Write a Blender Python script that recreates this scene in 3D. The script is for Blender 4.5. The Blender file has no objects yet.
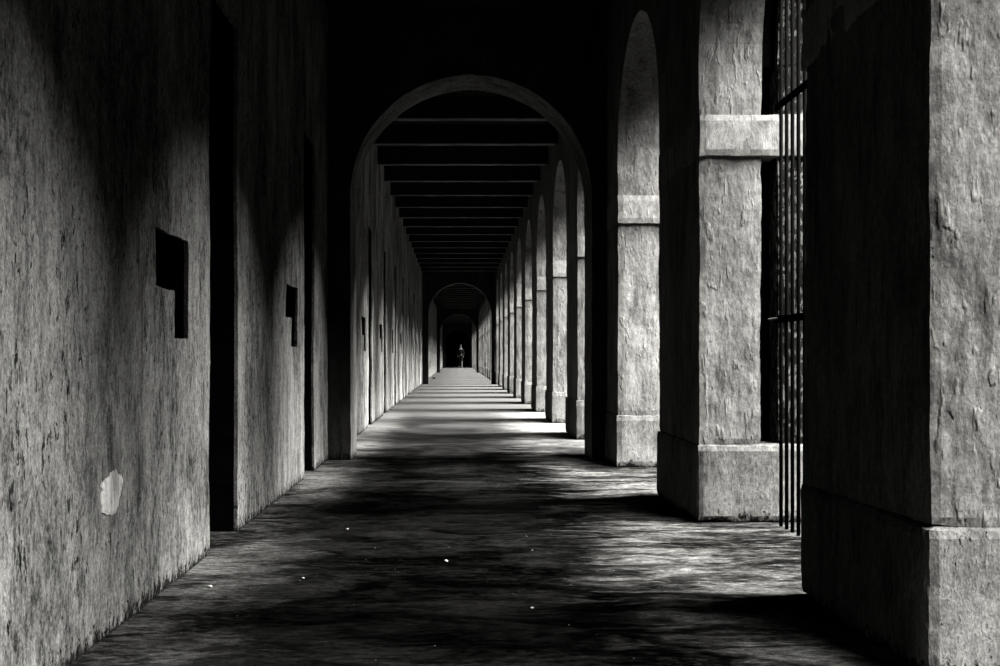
import bpy, bmesh, math, random
from mathutils import Vector, noise
random.seed(7)
C = bpy.context.scene.collection
sc = bpy.context.scene
F = 1212.0          # focal length in pixels
EYE = 0.85
XL, XR = -1.058, 1.245      # faces of the cell wall and of the pillar shafts
XO = 1.80                   # outer face of the arcade
PITCH = 3.12
TOP = 3.69                  # ceiling
SPRING, RISE = 2.35, 0.86
CROSS = [10.0, 10.0+9*PITCH, 10.0+18*PITCH, 10.0+27*PITCH]
END = 106.0

# ------------------------------------------------------------------ materials
def newmat(name):
    m = bpy.data.materials.new(name); m.use_nodes = True
    nt = m.node_tree
    return m, nt, nt.nodes['Principled BSDF']
def N(nt, t, **kw):
    n = nt.nodes.new(t)
    for k, v in kw.items():
        if k in n.inputs: n.inputs[k].default_value = v
        else: setattr(n, k, v)
    return n
def mapped(nt, scale, off=(0, 0, 0)):
    g = nt.nodes.new('ShaderNodeNewGeometry')
    mp = N(nt, 'ShaderNodeMapping'); mp.inputs['Scale'].default_value = scale
    mp.inputs['Location'].default_value = off
    nt.links.new(g.outputs['Position'], mp.inputs['Vector'])
    return mp.outputs[0]
def noi(nt, vec, scale, detail=4, rough=.55, dist=0.0):
    n = N(nt, 'ShaderNodeTexNoise', Scale=scale, Detail=detail, Roughness=rough, Distortion=dist)
    nt.links.new(vec, n.inputs['Vector']); return n.outputs['Fac']
def rng(nt, v, a, b, c=0.0, d=1.0, smooth=True):
    n = nt.nodes.new('ShaderNodeMapRange')
    if smooth: n.interpolation_type = 'SMOOTHSTEP'
    nt.links.new(v, n.inputs[0])
    for i, x in zip((1, 2, 3, 4), (a, b, c, d)): n.inputs[i].default_value = x
    return n.outputs[0]
def mth(nt, op, a, b=None, c=None):
    n = nt.nodes.new('ShaderNodeMath'); n.operation = op
    for i, x in enumerate((a, b, c)):
        if x is None: continue
        if isinstance(x, (int, float)): n.inputs[i].default_value = x
        else: nt.links.new(x, n.inputs[i])
    return n.outputs[0]
def tint(nt, val, warm=.955):
    n = nt.nodes.new('ShaderNodeCombineColor')
    nt.links.new(val, n.inputs[0])
    nt.links.new(mth(nt, 'MULTIPLY', val, .99), n.inputs[1])
    nt.links.new(mth(nt, 'MULTIPLY', val, warm), n.inputs[2])
    return n.outputs[0]
def bump(nt, b, hts, base=None):
    prev = base
    for h, dist, st in hts:
        n = nt.nodes.new('ShaderNodeBump'); n.inputs['Distance'].default_value = dist
        n.inputs['Strength'].default_value = st
        nt.links.new(h, n.inputs['Height'])
        if prev is not None: nt.links.new(prev, n.inputs['Normal'])
        prev = n.outputs[0]
    nt.links.new(prev, b.inputs['Normal'])

def plaster(name, lo, hi, streak=.5, chip=.66, bmp=1.0, foot=True, lump=0.0, grain=.35, far_pale=0.0):
    m, nt, b = newmat(name)
    P1 = mapped(nt, (1, 1, .55)); P2 = mapped(nt, (1, 1, .09), (3, 1, 7)); P0 = mapped(nt, (1, 1, 1))
    blot = noi(nt, P1, 1.7, 5, .6, .2)
    blot2 = noi(nt, mapped(nt, (1, 1, .45), (9, 4, 2)), 7.5, 8, .72)
    st = noi(nt, P2, 34, 6, .72)
    mot = noi(nt, mapped(nt, (1, 1, .7), (4, 4, 4)), 45, 6, .75)
    gr = noi(nt, mapped(nt, (1, 1, .6)), 170, 3, .7)
    v = mth(nt, 'ADD', mth(nt, 'MULTIPLY', rng(nt, blot, .36, .64), .30), mth(nt, 'MULTIPLY', rng(nt, blot2, .34, .66), .28))
    v = mth(nt, 'ADD', v, mth(nt, 'MULTIPLY', rng(nt, st, .36, .64), .42*streak))
    v = mth(nt, 'ADD', v, mth(nt, 'MULTIPLY', rng(nt, mot, .36, .64), .42*(1-streak)))
    pit = rng(nt, noi(nt, mapped(nt, (1, 1, .42), (7, 1, 3)), 58, 6, .8), .58, .64)
    v = rng(nt, v, 0.12, .88, lo, hi, False)
    v = mth(nt, 'MULTIPLY', v, rng(nt, pit, 0, 1, 1.0, .62, False))
    g = rng(nt, gr, .32, .68, 1-grain, 1+grain, False)
    if far_pale:   # paler tone on the stretch beyond the first archway
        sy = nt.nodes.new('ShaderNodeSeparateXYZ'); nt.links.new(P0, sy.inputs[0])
        v = mth(nt, 'MULTIPLY', v, rng(nt, sy.outputs[1], 10.1, 10.4, 1.0, far_pale, False))
    v = mth(nt, 'MULTIPLY', v, g)
    # chips and scars, taller than wide
    ch = noi(nt, mapped(nt, (1, 1, .42), (5, 5, 5)), 44, 8, .72, .5)
    area = noi(nt, P1, 3.3, 3, .5)
    chm = rng(nt, mth(nt, 'ADD', ch, mth(nt, 'MULTIPLY', area, .3)), chip+.15, chip+.17)
    v = mth(nt, 'MULTIPLY', v, rng(nt, chm, 0, 1, 1.0, .10, False))
    # soft dark damp runs
    damp = rng(nt, noi(nt, mapped(nt, (1, 1, .22), (2, 8, 1)), 8.0, 8, .74), .50, .66)
    v = mth(nt, 'MULTIPLY', v, rng(nt, damp, 0, 1, 1.0, .46, False))
    hts = [(blot2, .010, .35*bmp), (st, .004, .4*bmp), (mot, .005, .5*bmp), (gr, .002, .8*bmp), (mth(nt, 'SUBTRACT', 1.0, pit), .003, .6*bmp)]
    hts.append((mth(nt, 'SUBTRACT', 1.0, chm), .006, .9*bmp))
    if lump:
        vo = noi(nt, mapped(nt, (1, 1, .55), (1, 1, 1)), 11, 3, .5)
        hts.append((vo, .03, lump))
        dr = noi(nt, mapped(nt, (1, 1, .35), (1, 6, 1)), 30, 2, .45)
        hts.append((rng(nt, dr, .60, .72), .007, lump))
    if foot:
        sep = nt.nodes.new('ShaderNodeSeparateXYZ'); nt.links.new(P0, sep.inputs[0])
        fz = mth(nt, 'SUBTRACT', sep.outputs[2], mth(nt, 'MULTIPLY', rng(nt, noi(nt, mapped(nt, (1, 1, .6)), 30, 8, .8), .42, .68), .085))
        fm = rng(nt, fz, .0, .006)
        v = mth(nt, 'MULTIPLY', v, rng(nt, fm, 0, 1, .10, 1, False))
        fade = rng(nt, sep.outputs[2], 0.02, .55, 1.25, 1.0)
        v = mth(nt, 'MULTIPLY', v, fade)
        hts.append((fm, .012, .8))
    nt.links.new(tint(nt, v), b.inputs['Base Color'])
    b.inputs['Roughness'].default_value = .9
    b.inputs['Specular IOR Level'].default_value = 0.0
    bump(nt, b, hts)
    return m

def plain(name, c, rough=.8, metal=0.0, spec=.2, nscale=30, amt=.35, bd=.002):
    m, nt, b = newmat(name)
    n = noi(nt, mapped(nt, (1, 1, .5)), nscale, 5, .65)
    nt.links.new(tint(nt, rng(nt, n, .3, .7, c*(1-amt), c*(1+amt), False)), b.inputs['Base Color'])
    b.inputs['Roughness'].default_value = rough; b.inputs['Metallic'].default_value = metal
    b.inputs['Specular IOR Level'].default_value = spec
    bump(nt, b, [(n, bd, .6)])
    return m

M_wall = plaster('limewashed_cell_wall', .004, .102, streak=.26, chip=.62, grain=.42, far_pale=2.2, bmp=1.5)
M_pier = plaster('rough_pillar_plaster', .045, .14, streak=.35, chip=.68, bmp=1.1, lump=.75, grain=.2)
M_pier_near = plaster('weathered_pillar_plaster', .022, .088, streak=.35, chip=.66, bmp=1.2, lump=.9, grain=.25)  # darker tone for the nearest pillar
M_plinth_near = plaster('weathered_plinth_render', .018, .062, streak=.3, chip=.66, bmp=1.4, lump=.45, grain=.35)  # darker tone for the nearest plinth
M_plinth = plaster('plinth_render', .035, .11, streak=.2, chip=.70, bmp=1.3, lump=.3, grain=.3)
M_impost = plaster('impost_render', .075, .18, streak=.2, chip=.72, bmp=1.0, lump=.35, foot=False, grain=.2)
M_front = plaster('soot_darkened_plaster', .004, .022, chip=.62, bmp=.8)  # shade on the cross archway fronts put into the plaster colour
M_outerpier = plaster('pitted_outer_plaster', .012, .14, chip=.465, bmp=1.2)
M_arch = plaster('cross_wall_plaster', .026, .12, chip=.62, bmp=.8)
M_black = plain('blackened_lining', .0012, .95, spec=.0)  # black colour stands in for shade in doorways, niches and at the far end
M_door_groove = plain('tarred_timber', .0012, .9, spec=.0, nscale=60)  # door planks; also paints the shade inside the pillar grooves
M_iron = plain('dark_iron', .002, .8, spec=.0, nscale=90)
M_steel = plain('worn_flange', .034, .7, spec=.1, nscale=3.1, amt=.98)  # paler tone paints the light caught along beam lower edges; also the latch
M_beam = plain('beam_iron', .009, .8, spec=.0)
M_ceil = plain('sooty_ceiling', .009, .95, spec=.0)  # even dark ceiling tone
M_outer = plain('outer_wall', .03, .95, spec=.05, nscale=3)
M_patch = plaster('fresh_lime_patch', .16, .27, chip=.60, foot=False, grain=.12)
M_chip = plain('pale_chip', .2, .9)
M_skin = plain('skin', .05, .6); M_cloth = plain('dark_cloth', .003, .9, spec=0); M_hair = plain('hair', .006, .8)
M_ground = plain('outside_earth', .018, .95, spec=.05, nscale=4)

def floor_mat():
    m, nt, b = newmat('worn_cement_floor')
    P = mapped(nt, (.45, 1.2, 1)); Q = mapped(nt, (1, 1, 1)); R = mapped(nt, (.6, 1.2, 1), (4, 2, 0))
    big = noi(nt, Q, 1.15, 5, .6, .5)
    mid = noi(nt, P, 5.0, 8, .72, .8)
    fine = noi(nt, R, 26, 8, .75, .3)
    gr = noi(nt, Q, 160, 3, .7)
    v = mth(nt, 'ADD', mth(nt, 'MULTIPLY', rng(nt, big, .38, .62), .35), mth(nt, 'MULTIPLY', rng(nt, mid, .38, .64), .40))
    v = mth(nt, 'ADD', v, mth(nt, 'MULTIPLY', rng(nt, fine, .35, .68), .35))
    sep = nt.nodes.new('ShaderNodeSeparateXYZ'); nt.links.new(Q, sep.inputs[0])
    # darker middle of the passage; light along both sides painted as paler margins
    wob = mth(nt, 'ADD', sep.outputs[0], mth(nt, 'MULTIPLY', mth(nt, 'SUBTRACT', mid, .5), 1.3))
    ml = rng(nt, wob, -.95, -.60, 1.0, 0.0)
    mr = rng(nt, wob, .45, 1.05, 0.0, 1.0)
    edge = mth(nt, 'MAXIMUM', ml, mr)
    v = rng(nt, v, .15, .95, 0, 1, False)
    v = mth(nt, 'POWER', v, 1.9)
    v = rng(nt, v, 0, 1, .0001, .0056, False)
    # darker over the near end of the passage, paler further in, ragged boundary
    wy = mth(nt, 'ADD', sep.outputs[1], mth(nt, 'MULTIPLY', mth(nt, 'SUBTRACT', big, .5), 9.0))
    inward = rng(nt, wy, 9.0, 21.0)
    v = mth(nt, 'ADD', v, mth(nt, 'MULTIPLY', inward, .016))
    v = mth(nt, 'MULTIPLY', v, rng(nt, inward, 0, 1, 1.0, 1.65, False))
    v = mth(nt, 'MULTIPLY', v, rng(nt, mth(nt, 'MULTIPLY', edge, mth(nt, 'SUBTRACT', 1.0, inward)), 0, 1, 1.0, 14.0, False))
    v = mth(nt, 'MULTIPLY', v, rng(nt, gr, .3, .7, .6, 1.4, False))
    v = mth(nt, 'MULTIPLY', v, rng(nt, noi(nt, mapped(nt, (.7, 1, 1), (3, 3, 3)), 48, 6, .8), .35, .65, .45, 1.5, False))
    sp = noi(nt, Q, 55, 2, .5)
    v = mth(nt, 'ADD', v, mth(nt, 'MULTIPLY', rng(nt, sp, .765, .78), .12))
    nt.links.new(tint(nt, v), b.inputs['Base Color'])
    nt.links.new(rng(nt, mid, .3, .7, .7, .9), b.inputs['Roughness'])
    nt.links.new(rng(nt, inward, 0, 1, 0.0, .16), b.inputs['Specular IOR Level'])
    bump(nt, b, [(big, .03, .3), (mid, .02, .6), (fine, .008, .6), (gr, .0015, .5)])
    return m
M_floor = floor_mat()

# ------------------------------------------------------------------ helpers
def tag(o, label=None, cat=None, group=None, kind=None):
    if label: o['label'] = label
    if cat: o['category'] = cat
    if group: o['group'] = group
    if kind: o['kind'] = kind
    return o
def obj(name, bm, mat, parent=None, smooth=False):
    me = bpy.data.meshes.new(name); bm.normal_update(); bm.to_mesh(me); bm.free()
    me.materials.append(mat)
    if smooth:
        for p in me.polygons: p.use_smooth = True
    o = bpy.data.objects.new(name, me); C.objects.link(o)
    if parent: o.parent = parent
    return o
def empty(name, loc):
    o = bpy.data.objects.new(name, None); o.location = loc; C.objects.link(o); return o
def copy_tree(o, parent=None):
    c = o.copy(); C.objects.link(c)
    if parent: c.parent = parent
    for ch in list(o.children): copy_tree(ch, c)
    return c
def nz(p, s, seed=0.0):
    return noise.noise(Vector((p[0]*s+seed, p[1]*s+seed*1.7, p[2]*s-seed)))
def ticks(a, b, step):
    n = max(1, round((b-a)/step)); return [a+(b-a)*i/n for i in range(n+1)]
def rough_box(bm, x0, x1, y0, y1, z0, z1, step=.05, amp=.004, seed=0.0, edge=.004, keep_z=False, fade=None):
    """subdivided box with hand-trowelled, slightly wavy faces and worn arrises"""
    xs, ys, zs = ticks(x0, x1, step), ticks(y0, y1, step), ticks(z0, z1, step)
    cache = {}
    def vert(i, j, k):
        key = (i, j, k)
        if key in cache: return cache[key]
        p = Vector((xs[i], ys[j], zs[k]))
        ex = -1 if i == 0 else (1 if i == len(xs)-1 else 0)
        ey = -1 if j == 0 else (1 if j == len(ys)-1 else 0)
        ez = -1 if k == 0 else (1 if k == len(zs)-1 else 0)
        d = Vector((ex, ey, 0 if keep_z else ez))
        cnt = abs(ex)+abs(ey)+(0 if keep_z else abs(ez))
        off = amp*(nz(p, 2.2, seed)*1.4+nz(p, 9, seed+3)*.7+nz(p, 28, seed+8)*.35)
        if cnt >= 2: off -= edge*(.6+1.1*abs(nz(p, 17, seed+5)))
        if fade: off *= min(1, max(0, (fade-.01-p.z)/.3))
        p += d*off
        cache[key] = bm.verts.new(p); return cache[key]
    nx, ny, nzz = len(xs)-1, len(ys)-1, len(zs)-1
    for j in range(ny):
        for k in range(nzz):
            bm.faces.new((vert(0, j, k), vert(0, j, k+1), vert(0, j+1, k+1), vert(0, j+1, k)))
            bm.faces.new((vert(nx, j, k), vert(nx, j+1, k), vert(nx, j+1, k+1), vert(nx, j, k+1)))
    for i in range(nx):
        for k in range(nzz):
            bm.faces.new((vert(i, 0, k), vert(i+1, 0, k), vert(i+1, 0, k+1), vert(i, 0, k+1)))
            bm.faces.new((vert(i, ny, k), vert(i, ny, k+1), vert(i+1, ny, k+1), vert(i+1, ny, k)))
    for i in range(nx):
        for j in range(ny):
            bm.faces.new((vert(i, j, 0), vert(i, j+1, 0), vert(i+1, j+1, 0), vert(i+1, j, 0)))
            bm.faces.new((vert(i, j, nzz), vert(i+1, j, nzz), vert(i+1, j+1, nzz), vert(i, j+1, nzz)))
    return bm
def box(bm, x0, x1, y0, y1, z0, z1):
    v = [bm.verts.new((x, y, z)) for x in (x0, x1) for y in (y0, y1) for z in (z0, z1)]
    for f in ((0, 1, 3, 2), (4, 6, 7, 5), (0, 4, 5, 1), (2, 3, 7, 6), (0, 2, 6, 4), (1, 5, 7, 3)):
        bm.faces.new([v[i] for i in f])
    return bm
def tube(bm, p, q, r, seg=10):
    p, q = Vector(p), Vector(q); d = (q-p).normalized()
    a = d.orthogonal().normalized(); b = d.cross(a)
    r0 = [bm.verts.new(p+a*r*math.cos(t)+b*r*math.sin(t)) for t in [2*math.pi*i/seg for i in range(seg)]]
    r1 = [bm.verts.new(q+a*r*math.cos(t)+b*r*math.sin(t)) for t in [2*math.pi*i/seg for i in range(seg)]]
    for i in range(seg):
        bm.faces.new((r0[i], r0[(i+1) % seg], r1[(i+1) % seg], r1[i]))
    bm.faces.new(r0[::-1]); bm.faces.new(r1)
    return bm

# ------------------------------------------------------------------ floor, ground, ceiling
def floor():
    bm = bmesh.new()
    ys = ticks(-4, 12, .06)+ticks(12, 40, .4)[1:]+ticks(40, END, 2)[1:]
    xs = ticks(-1.5, 2.05, .06)
    rows = []
    for y in ys:
        row = []
        for x in xs:
            p = (x, y, 0)
            z = .006*nz(p, 1.4)+.0022*nz(p, 7)+.001*nz(p, 24) if y < 12 else 0
            row.append(bm.verts.new((x, y, z)))
        rows.append(row)
    for a, b in zip(rows, rows[1:]):
        for i in range(len(xs)-1): bm.faces.new((a[i], a[i+1], b[i+1], b[i]))
    tag(obj('floor', bm, M_floor, smooth=True), kind='structure')
floor()
bm = bmesh.new(); box(bm, 2.04, 30, -20, 130, -.4, -.06)
tag(obj('ground', bm, M_ground), kind='structure')
bm = bmesh.new(); box(bm, XL-.8, XO+.25, -4.2, END+.2, TOP, TOP+.25)
tag(obj('ceiling', bm, M_ceil), kind='structure')

# ------------------------------------------------------------------ cell wall with doorways and lock niches
doors = []; niches = []
for k in range(0, 29):
    y0 = (5.21 if k == 0 else 5.25)+k*PITCH
    if k == 1: y0 = 8.43
    doors.append((y0, y0+.68 if k == 0 else y0+.62, 0.0, 2.44))
for k in range(0, 29):
    if k == 0: niches.append((4.26, 4.565, 4.80, .917, 1.09, 1.308))
    elif k == 1: niches.append((7.52, 7.79, 8.08, .93, 1.115, 1.306))
    else:
        o = 7.45+(k-1)*PITCH+random.uniform(-.06, .06)
        niches.append((o, o+.28+random.uniform(-.03, .03), o+.56, .92, 1.11+random.uniform(-.02, .02), 1.31))
def wall_left():
    yb = {-4.0, END}; zb = {0.0, TOP}
    for d in doors: yb |= {d[0], d[1]}; zb |= {d[3]}
    for n in niches: yb |= {n[0], n[1], n[2]}; zb |= {.917, .93, .92, 1.09, 1.115, 1.31, 1.308, 1.306}
    # heights snapped to shared rows so far niches stay simple
    zb = {0.0, .92, 1.10, 1.308, 2.44, TOP}
    def fill(br, stepf):
        br = sorted(br); out = [br[0]]
        for a, b in zip(br, br[1:]):
            out += ticks(a, b, stepf(a))[1:]
        return out
    ys = fill(yb, lambda y: .2 if y < 2 else (.035 if y < 10.6 else (.12 if y < 40 else .5)))
    zs = fill(zb, lambda z: .045)
    def kind(y, z):
        for i, d in enumerate(doors):
            if d[0] < y < d[1] and z < d[3]: return ('d', i)
        for i, n in enumerate(niches):
            if (n[0] < y < n[2] and 1.10 < z < 1.308) or (n[1] < y < n[2] and .92 < z <= 1.10): return ('n', i)
        return None
    bm = bmesh.new(); lin = {}
    cache = {}
    def pos(i, j, dx=0.0):
        y, z = ys[i], zs[j]; p = (XL, y, z)
        x = XL+.010*nz(p, .9)+.006*nz(p, 3.1)+.0022*nz(p, 14)+.0012*nz(p, 33)
        j2 = 0 if (j == 0 or y > 40) else 1
        yy = y+.005*nz(p, 6, 4)+.003*nz(p, 22, 9); zz = z+j2*(.005*nz(p, 6, 14)+.003*nz(p, 22, 19))
        if j == 0: x -= .004
        return Vector((x+dx, yy, zz))
    def V(i, j):
        if (i, j) not in cache: cache[(i, j)] = bm.verts.new(pos(i, j))
        return cache[(i, j)]
    kd = [[None]*(len(zs)-1) for _ in range(len(ys)-1)]
    cuts = sorted([(d[0], d[1]) for d in doors]+[(n[0], n[2]) for n in niches])
    for i in range(len(ys)-1):
        ym = (ys[i]+ys[i+1])/2
        if any(a < ym < b for a, b in cuts):
            for j in range(len(zs)-1): kd[i][j] = kind(ym, (zs[j]+zs[j+1])/2)
    def L(key):
        if key not in lin: lin[key] = bmesh.new()
        return lin[key]
    nI, nJ = len(ys)-1, len(zs)-1
    LIP = .018
    for i in range(nI):
        for j in range(nJ):
            k = kd[i][j]
            if k is None:
                bm.faces.new((V(i, j), V(i+1, j), V(i+1, j+1), V(i, j+1))); continue
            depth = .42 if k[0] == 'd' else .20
            lb = L(k)
            if k[0] == 'n':
                lb.faces.new([lb.verts.new(pos(a, b, -depth)) for a, b in ((i, j), (i+1, j), (i+1, j+1), (i, j+1))])
            for (di, dj, e) in ((-1, 0, ((i, j), (i, j+1))), (1, 0, ((i+1, j+1), (i+1, j))),
                                (0, -1, ((i+1, j), (i, j))), (0, 1, ((i, j+1), (i+1, j+1)))):
                a, b = i+di, j+dj
                if 0 <= a < nI and 0 <= b < nJ and kd[a][b] is None:
                    p, q = e
                    pl, ql = pos(*p, -LIP), pos(*q, -LIP)
                    bm.faces.new((V(*p), V(*q), bm.verts.new(ql), bm.verts.new(pl)))
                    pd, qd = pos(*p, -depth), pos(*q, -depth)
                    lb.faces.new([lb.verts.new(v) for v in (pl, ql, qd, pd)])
    # body of the wall behind the face
    w = obj('wall_left', bm, M_wall, smooth=False)
    tag(w, kind='structure')
    bk = bmesh.new(); box(bk, XL-.75, XL-.45, -4.2, END+.2, -.02, TOP)
    obj('wall_core', bk, M_black, w)
    for (t, i), lb in lin.items():
        bmesh.ops.remove_doubles(lb, verts=lb.verts, dist=.0005)
        if t == 'n':
            o = obj('lock_niche', lb, M_black, w)
            if i == 0: o['label'] = 'dark flag shaped lock niche beside the nearest doorway'
        else:
            d = doors[i]
            leaf = bmesh.new(); n = 5; wd = (d[1]-d[0])/n
            for q in range(n):
                box(leaf, XL-.44, XL-.405-.004*(q % 2), d[0]+q*wd+.002, d[0]+(q+1)*wd-.002, .01, 2.44)
            o = tag(obj('door_%d' % (i+1), leaf, M_door_groove), kind='structure')
            obj('door_frame', lb, M_black, o)  # reveal of the wall opening, its shade painted black
            st = bmesh.new()
            for z in (.35, 1.2, 2.1): box(st, XL-.405, XL-.395, d[0]+.02, d[1]-.02, z, z+.05)
            obj('iron_strap', st, M_iron, o)
            h = bmesh.new(); tube(h, (XL-.385, d[0]+.05, 1.1), (XL-.385, d[0]+.25, 1.1), .011)
            obj('door_bolt', h, M_iron, o)
    # pale lime patch on the wall
    pb = bmesh.new(); cy, cz = 3.70, .437
    ring = []; n = 48
    ctr = bm_c = pb.verts.new((XL+.012, cy, cz))
    prev = None; rings = []
    for r, dx in ((.55, .012), (.85, .011), (1.0, .006), (1.03, -.004)):
        rr = []
        for a in range(n):
            t = 2*math.pi*a/n
            w_ = 1+.22*noise.noise(Vector((math.cos(t)*1.6, math.sin(t)*1.6, 3)))+.16*noise.noise(Vector((math.cos(t)*5, math.sin(t)*5, 8)))
            y = cy+.062*r*w_*2*math.cos(t)*.9+.02*math.sin(t)*r; z = cz+.062*r*w_*math.sin(t)
            base = .010*nz((XL, y, z), .9)+.006*nz((XL, y, z), 3.1)
            rr.append(pb.verts.new((XL+base+dx*.6, y, z)))
        rings.append(rr)
    for a in range(n): pb.faces.new((ctr, rings[0][a], rings[0][(a+1) % n]))
    for r0, r1 in zip(rings, rings[1:]):
        for a in range(n): pb.faces.new((r0[a], r1[a], r1[(a+1) % n], r0[(a+1) % n]))
    ctr.co.x = XL+.010*nz((XL, cy, cz), .9)+.006*nz((XL, cy, cz), 3.1)+.0072
    pb.normal_update()
    o = obj('plaster_patch', pb, M_patch, w)
    o['label'] = 'pale oval patch of fresh lime plaster low on the wall'
    return w
wall_left()

# ------------------------------------------------------------------ pillars
def make_pillar(y0, y1, seed, step, mp=None, mpl=None):
    mp = mp or M_pier; mpl = mpl or M_plinth
    root = empty('pillar', (XR, y0, 0))
    def part(name, bm, mat, smooth=False):
        bmesh.ops.translate(bm, verts=bm.verts, vec=(-XR, -y0, 0))
        return obj(name, bm, mat, root)
    bm = bmesh.new(); rough_box(bm, XR-.014, XO+.03, y0-.025, y1+.025, .0, .405, step, .005, seed, .011, False)
    part('plinth', bm, mpl)
    bm = bmesh.new(); rough_box(bm, XR, XR+.325, y0, y1, .395, SPRING+.01, step, .005, seed+2, .006, False, SPRING)
    part('shaft', bm, mp)
    bm = bmesh.new(); rough_box(bm, XR+.405, XO, y0, y1, .395, SPRING+.01, step, .006, seed+4, .006)
    part('outer_shaft', bm, M_outerpier)
    bm = bmesh.new(); box(bm, XR+.31, XR+.42, y0+.16, y1-.16, .395, SPRING+.3)  # added near-black core painting the shade of the open groove
    part('timber_infill', bm, M_door_groove)
    bm = bmesh.new(); rough_box(bm, XR-.004, XO+.03, y0-.03, y1+.03, 1.875, 2.095, step, .004, seed+6, .006)
    part('impost_block', bm, M_impost)
    return root
PIL = []
def pil_label(k):
    names = {1: 'large rough plastered pillar filling the right edge, nearest the viewer',
             2: 'plastered pillar with plinth and impost band right beside the iron bars',
             3: 'plastered pillar that the first cross archway abuts on its right'}
    if k in names: return names[k], None
    if k <= 9: sec, a = 'the first and the second cross archway', 4
    if k == 4: return 'nearest pillar behind the first cross archway, mostly hidden by its jamb', None
    if k == 5: return 'second pillar behind the first cross archway, with broad pale face', None
    if k == 6: return 'third pillar behind the first cross archway, pitted pale face', None
    if k <= 12: return 'pale pillar with plinth in the dense row before the second cross archway', 'pillars before the second archway'
    if k <= 21: return 'small pale pillar in the far row between second and third cross archways', 'pillars between the second and third archways'
    return 'tiny pale pillar at the far end beyond the third cross archway', 'pillars beyond the third archway'
pros = {}
for k in range(1, 30):
    y0 = 6.22+(k-2)*PITCH
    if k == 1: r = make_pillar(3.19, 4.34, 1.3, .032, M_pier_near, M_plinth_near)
    elif k == 2: r = make_pillar(y0, y0+1.22, 5.1, .036)
    elif k == 3: r = make_pillar(y0, y0+1.22, 9.7, .045)
    elif k in (4, 5, 6): r = make_pillar(y0, y0+1.22, 12.0+k*3, .06); pros[k] = r
    else:
        r = copy_tree(pros[4+k % 3]); r.location = (XR, y0, 0)
    lb, g = pil_label(k)
    if 'group' in r: del r['group']
    tag(r, lb, 'pillar', g, 'thing')

# ------------------------------------------------------------------ arcade wall above the pillars
def wall_right():
    piers = [(-4.0, 1.22), (3.19, 4.34)]+[(6.22+(k-2)*PITCH, 6.22+(k-2)*PITCH+1.22) for k in range(2, 30)]
    piers.append((6.22+28*PITCH, END))
    def layer(bm, x0, x1, grow):
        SEG = 26
        for (a0, a1), (b0, b1) in zip(piers, piers[1:]):
            y0, y1 = a1-grow, b0+grow
            c, ry, rz = (y0+y1)/2, (y1-y0)/2, RISE+grow
            pts = [(c-ry*math.cos(math.pi*i/SEG), SPRING+rz*math.sin(math.pi*i/SEG)) for i in range(SEG+1)]
            jit = lambda y, z: .004*nz((x0, y, z), 7)+.003*nz((x0, y, z), 19)
            vi = [bm.verts.new((x0, y, z+jit(y, z))) for y, z in pts]
            vo = [bm.verts.new((x1, y, z+jit(y, z))) for y, z in pts]
            ti = [bm.verts.new((x0, y, TOP)) for y, z in pts]
            to = [bm.verts.new((x1, y, TOP)) for y, z in pts]
            for i in range(SEG):
                bm.faces.new((vi[i], ti[i], ti[i+1], vi[i+1]))
                bm.faces.new((vo[i], vo[i+1], to[i+1], to[i]))
                bm.faces.new((vi[i], vi[i+1], vo[i+1], vo[i]))
        for n_, (a, b) in enumerate(piers):
            lo = SPRING if 0 < n_ < len(piers)-1 else 0.0
            box(bm, x0, x1, a if n_ == 0 else a+grow, b if n_ == len(piers)-1 else b-grow, lo, TOP)
    bm = bmesh.new(); layer(bm, XR, XR+.325, 0.0)
    w = tag(obj('wall_right', bm, M_pier), kind='structure')
    bm = bmesh.new(); layer(bm, XR+.405, XO, 0.0); obj('outer_face', bm, M_outerpier, w)
    bm = bmesh.new(); layer(bm, XR+.32, XR+.41, .045)
    obj('timber_infill', bm, M_door_groove, w)
wall_right()

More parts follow.
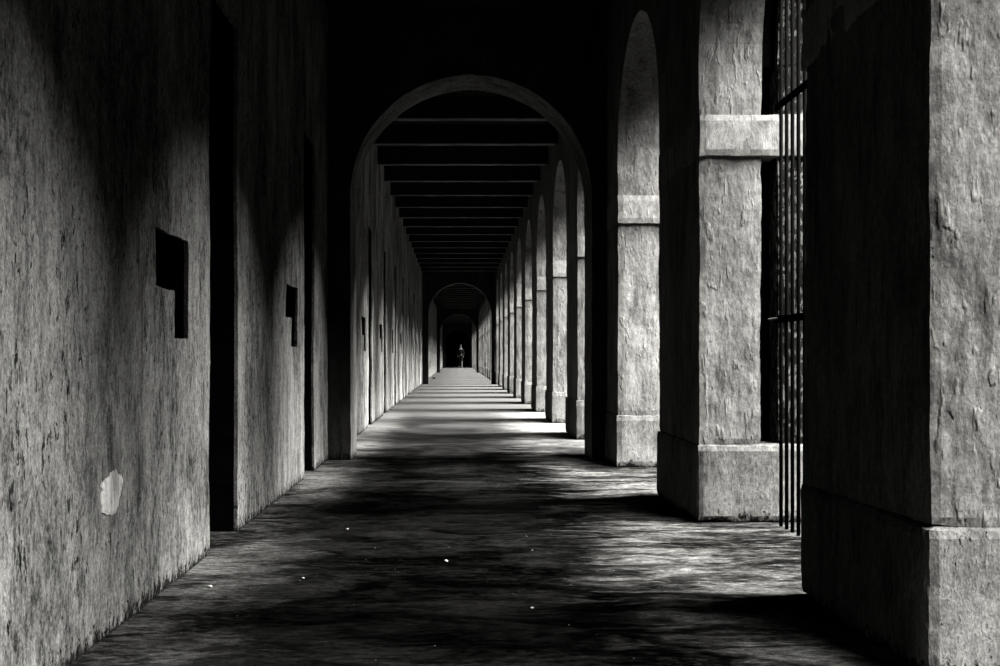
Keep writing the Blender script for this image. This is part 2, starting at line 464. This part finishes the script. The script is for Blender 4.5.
# ------------------------------------------------------------------ cross archways
def archway(y0, thick, label, xa=-.872, xb=1.122, crown=3.177):
    x0, x1 = XL+.008, XR-.018
    c, r = (xa+xb)/2, (xb-xa)/2; spring = crown-r
    SEG = 48
    path = [(xa, z) for z in ticks(0, spring, .09)[:-1]]
    path += [(c-r*math.cos(math.pi*i/SEG), spring+r*math.sin(math.pi*i/SEG)) for i in range(SEG+1)]
    path += [(xb, z) for z in ticks(0, spring, .09)[::-1][1:]]
    def outer(x, z):
        if z <= spring: return (x0 if x < c else x1, z)
        dx, dz = x-c, z-spring
        # project onto the rectangular border
        ts = []
        if dx < -1e-6: ts.append((x0-c)/dx)
        if dx > 1e-6: ts.append((x1-c)/dx)
        if dz > 1e-6: ts.append((TOP-.004-spring)/dz)
        t = min(ts); return (c+dx*t, spring+dz*t)
    bm = bmesh.new()
    def jx(x, z, y):
        p = (x, y, z); d = .006*nz(p, 4)+.003*nz(p, 15)
        if z < spring: return (x+(d if x > c else -d), z)
        a = math.atan2(z-spring, x-c); return (x+d*math.cos(a), z+d*math.sin(a))
    loops = []
    ysd = ticks(y0, y0+thick, .12)
    for y in ysd:
        loops.append([bm.verts.new((jx(x, z, y0*3.1)[0], y, jx(x, z, y0*3.1)[1])) for x, z in path])
    for a, b in zip(loops, loops[1:]):
        for i in range(len(path)-1): bm.faces.new((a[i], b[i], b[i+1], a[i+1]))
    def face(loop, y, flip):
        prev = loop; M = 4
        for m in range(1, M+1):
            cur = []
            for (x, z), v in zip(path, loop):
                ox, oz = outer(x, z); t = m/M
                px, pz = v.co.x+(ox-v.co.x)*t, v.co.z+(oz-v.co.z)*t
                cur.append(bm.verts.new((px, y+(.004*nz((px, y, pz), 3) if m < M else 0), pz)))
            for i in range(len(path)-1):
                f = (prev[i], prev[i+1], cur[i+1], cur[i])
                bm.faces.new(f[::-1] if flip else f)
            prev = cur
        # square corners of the border
    lining = obj('arch_lining', bm, M_arch)
    bm = bmesh.new()
    loops = [[bm.verts.new(v) for v in [(jx(x, z, y0*3.1)[0], y, jx(x, z, y0*3.1)[1]) for x, z in path]] for y in (y0, y0+thick)]
    face(loops[0], y0, False); face(loops[-1], y0+thick, True)
    box(bm, x0, x0+.35, y0+.02, y0+thick-.02, 3.3, TOP-.004)
    box(bm, x1-.35, x1, y0+.02, y0+thick-.02, 3.3, TOP-.004)
    box(bm, x0, x1, y0+.01, y0+thick-.01, 3.45, TOP-.004)
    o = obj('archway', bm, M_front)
    lining.parent = o; lining['label'] = 'paler plastered rim inside the arch'
    tag(o, label, 'archway', None, 'thing'); return o
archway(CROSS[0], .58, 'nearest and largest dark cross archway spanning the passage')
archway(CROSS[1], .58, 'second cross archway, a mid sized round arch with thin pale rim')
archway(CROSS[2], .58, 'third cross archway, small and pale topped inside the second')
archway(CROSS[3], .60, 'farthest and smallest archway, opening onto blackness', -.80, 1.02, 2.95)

# far end and the end behind the viewer
bm = bmesh.new(); rough_box(bm, XL-.5, XO, END, END+.2, 0, TOP, .4, .004)
tag(obj('wall_far', bm, M_black), kind='structure')
bm = bmesh.new(); rough_box(bm, XL-.5, XO, -4.2, -4.0, 0, TOP, .3, .004)
tag(obj('wall_back', bm, M_arch), kind='structure')
bm = bmesh.new(); rough_box(bm, 11, 11.4, -30, 140, -.2, 4.2, 2.0, .03)
tag(obj('wall_outer', bm, M_outer), kind='structure')

# ------------------------------------------------------------------ ceiling beams
def make_beam():
    root = empty('ceiling_beam', (0, 0, 3.45))
    bm = bmesh.new(); rough_box(bm, XL-.01, XR+.01, -.055, .055, .012, .25, .12, .003, 2.0, .003)
    obj('beam_web', bm, M_beam, root)
    bm = bmesh.new(); rough_box(bm, XL+.03, XR-.03, -.066, .066, .002, .013, .15, .002, 4.0, .001)  # thin pale strip painting the light along the beam's lower edge
    obj('lower_flange', bm, M_steel, root)
    return root
b0 = None; i = 0; y = 11.74; bi = 0
while y < 94:
    ok = all(not (c-.2 < y < c+.8) for c in CROSS)
    if ok:
        b = make_beam() if b0 is None else copy_tree(b0)
        if b0 is None: b0 = b
        b.location = (0, y, 3.45)
        if y < CROSS[1]: lb, g = 'dark ceiling beam with pale lower edge seen through the nearest archway', 'beams between first and second archways'
        elif y < CROSS[2]: lb, g = 'faint dark ceiling beam seen through the second archway', 'beams between second and third archways'
        else: lb, g = 'tiny dark ceiling beam beyond the third archway', 'beams beyond the third archway'
        if bi == 0: lb = 'front dark ceiling beam, half hidden behind the crown of the nearest archway'; g = None
        if bi == 1: lb = 'topmost ceiling beam whose pale lower edge shows under the nearest arch crown'; g = None
        if 'group' in b: del b['group']
        tag(b, lb, 'beam', g, 'thing'); bi += 1
    y += 1.56

# ------------------------------------------------------------------ iron grille in the first opening
gr = empty('iron_grille', (1.625, 5.25, 0))
tag(gr, 'tall black iron bar grille standing between the two nearest pillars', 'grille')
yb = 6.06
while yb > 4.42:
    bm = bmesh.new(); tube(bm, (0, yb-5.25, 0.0), (0, yb-5.25, 3.0), .0094)
    # shorten the bars under the haunches of the arch
    c, ry = (4.34+6.22)/2, (6.22-4.34)/2
    lim = SPRING+RISE*math.sqrt(max(0, 1-((yb-c)/ry)**2))-.0
    for v in bm.verts:
        if v.co.z > 1: v.co.z = lim
    obj('bar', bm, M_iron, gr, True)
    yb -= .103
for z in (1.04, 2.115):
    bm = bmesh.new(); box(bm, -.004, .004, 4.40-5.25, 6.17-5.25, z-.018, z+.018)
    obj('crossbar', bm, M_iron, gr)
bm = bmesh.new(); tube(bm, (-.045, 6.13-5.25, 1.04), (-.004, 6.1-5.25, 1.045), .006)
obj('latch', bm, M_steel, gr)

# ------------------------------------------------------------------ loose bits on the floor
def blob(name, x, y, s, mat, flat=.5, seed=0):
    bm = bmesh.new(); bmesh.ops.create_icosphere(bm, subdivisions=2, radius=s)
    for v in bm.verts:
        v.co *= 1+.35*noise.noise(v.co*(1.4/s)+Vector((seed, 0, 0)))
        v.co.z = v.co.z*flat
    zmin = min(v.co.z for v in bm.verts)
    for v in bm.verts: v.co.z -= zmin
    o = obj(name, bm, mat, smooth=True); o.location = (x, y, .001); return o
def ground_at(px, py):
    Y = F*EYE/(py-357); return (px-456)*Y/F, Y
for n_, (px, py, s, lb) in enumerate([
        (210, 588, .010, 'pale plaster chip on the floor below the nearest doorway'),
        (303, 579, .006, 'tiny pale chip on the dark floor in the centre left foreground'),
        (347, 530, .008, 'small pale chip on the dark floor in front of the first archway'),
        (446, 562, .009, 'pale plaster chip in the middle of the passage floor'),
        (532, 609, .006, 'tiny pale chip nearest the bottom edge of the floor')]):
    x, y = ground_at(px, py)
    tag(blob('plaster_chip', x, y, s, M_chip, .5, n_), lb, 'plaster chip')
x, y = ground_at(434, 379)
tag(blob('stone', x, y, .06, M_iron, .6, 11), 'small dark stone by the left wall just beyond the second archway', 'stone')

# ------------------------------------------------------------------ person at the far end
def skin_mesh(name, pts, edges, radii, mat, parent, root=0, sub=2):
    me = bpy.data.meshes.new(name); me.from_pydata(pts, edges, []); me.materials.append(mat)
    o = bpy.data.objects.new(name, me); C.objects.link(o); o.parent = parent
    o.modifiers.new('skin', 'SKIN')
    if not me.skin_vertices: me.attributes  # layer is made with the modifier
    bm = bmesh.new(); bm.from_mesh(me)
    lay = bm.verts.layers.skin.verify()
    bm.verts.ensure_lookup_table()
    for i, r in enumerate(radii):
        bm.verts[i][lay].radius = (r, r) if isinstance(r, (int, float)) else r
        bm.verts[i][lay].use_root = (i == root)
    bm.to_mesh(me); bm.free()
    s = o.modifiers.new('sub', 'SUBSURF'); s.levels = sub; s.render_levels = sub
    return o
def person():
    px, Y = 460.5, 93.4
    P = empty('person', ((px-456)*Y/F, Y, 0))
    tag(P, 'lone person in dark clothes walking at the far dark end', 'person')
    pts = [(0, 0, .95), (0, 0, 1.12), (0, 0, 1.30), (0, 0, 1.45), (0, -.01, 1.53), (0, -.02, 1.66), (0, -.02, 1.72),
           (.17, 0, 1.43), (.24, .02, 1.16), (.23, -.08, .93), (-.17, 0, 1.43), (-.24, -.02, 1.16), (-.23, -.13, .95),
           (.09, 0, .90), (.10, -.10, .50), (.10, -.02, .09), (.10, -.17, .04),
           (-.09, 0, .90), (-.10, .05, .50), (-.10, .22, .12), (-.10, .10, .04)]
    ed = [(0, 1), (1, 2), (2, 3), (3, 4), (4, 5), (5, 6), (3, 7), (7, 8), (8, 9), (3, 10), (10, 11), (11, 12),
          (0, 13), (13, 14), (14, 15), (15, 16), (0, 17), (17, 18), (18, 19), (19, 20)]
    ra = [.13, .12, .14, .10, .055, .09, .075, .055, .042, .03, .055, .042, .03, .085, .055, .04, .035, .085, .055, .04, .035]
    skin_mesh('body', pts, ed, ra, M_skin, P)
    # clothing: shirt with long sleeves, trousers
    sh = [0, 1, 2, 3, 7, 8, 9, 10, 11, 12]; m = {v: i for i, v in enumerate(sh)}
    e = [(m[a], m[b]) for a, b in ed if a in m and b in m]
    skin_mesh('shirt', [pts[i] for i in sh], e, [ra[i]+.02 for i in sh], M_cloth, P)
    tr = [0, 13, 14, 17, 18, 19]; m = {v: i for i, v in enumerate(tr)}
    e = [(m[a], m[b]) for a, b in ed if a in m and b in m]
    skin_mesh('trousers', [pts[i] for i in tr], e, [ra[i]+.02 for i in tr], M_cloth, P)
    bm = bmesh.new(); bmesh.ops.create_uvsphere(bm, u_segments=16, v_segments=10, radius=.105)
    for v in bm.verts: v.co = Vector((v.co.x, v.co.y*1.05+.02, v.co.z*.9+1.745))
    obj('hair', bm, M_hair, P, True)
    for sx in (-1, 1):
        base = Vector((.23*sx, -.10 if sx > 0 else -.15, .93))
        hb = bmesh.new()
        for f in range(5):
            off = (f-2)*.016
            L_ = (.05, .075, .085, .078, .06)[f]
            if f == 0: tube(hb, base+Vector((0, off, 0)), base+Vector((-.02*sx, off-.03, -.045)), .009, 8)
            else: tube(hb, base+Vector((0, off, -.02)), base+Vector((-.01*sx, off-.01, -.04-L_)), .008, 8)
        obj('hand', hb, M_skin, P, True)
person()

# ------------------------------------------------------------------ camera, light
cam = bpy.data.objects.new('camera', bpy.data.cameras.new('camera')); C.objects.link(cam)
cam.data.sensor_width = 36; cam.data.lens = F*36/1000
cam.data.shift_x = (500-456)/1000; cam.data.shift_y = (357-333)/1000
cam.location = (0, 0, EYE); cam.rotation_euler = (math.radians(90), 0, 0)
cam.data.clip_end = 400
sc.camera = cam
def sun(name, az, el, ang, e):
    d = bpy.data.lights.new(name, 'SUN'); d.energy = e; d.angle = math.radians(ang)
    d.color = (1, .99, .965)
    o = bpy.data.objects.new(name, d); C.objects.link(o)
    a, l = math.radians(az), math.radians(el)
    v = Vector((math.cos(l)*math.cos(a), -math.cos(l)*math.sin(a), math.sin(l)))
    o.rotation_euler = v.to_track_quat('Z', 'Y').to_euler(); o.location = (8, 0, 8)
sun('sky_glow', 1, 44, 38, 46.0)
sun('side_sky_glow', 55, 49, 36, 15.5)
w = bpy.data.worlds.new('sky'); sc.world = w; w.use_nodes = True
w.node_tree.nodes['Background'].inputs[0].default_value = (.9, .9, .88, 1)
w.node_tree.nodes['Background'].inputs[1].default_value = .03
sc.cycles.diffuse_bounces = 1
sc.cycles.max_bounces = 4
vs = sc.view_settings
vs.view_transform = 'Standard'; vs.look = 'None'; vs.gamma = 1; vs.use_curve_mapping = False
vs.exposure = 0.75
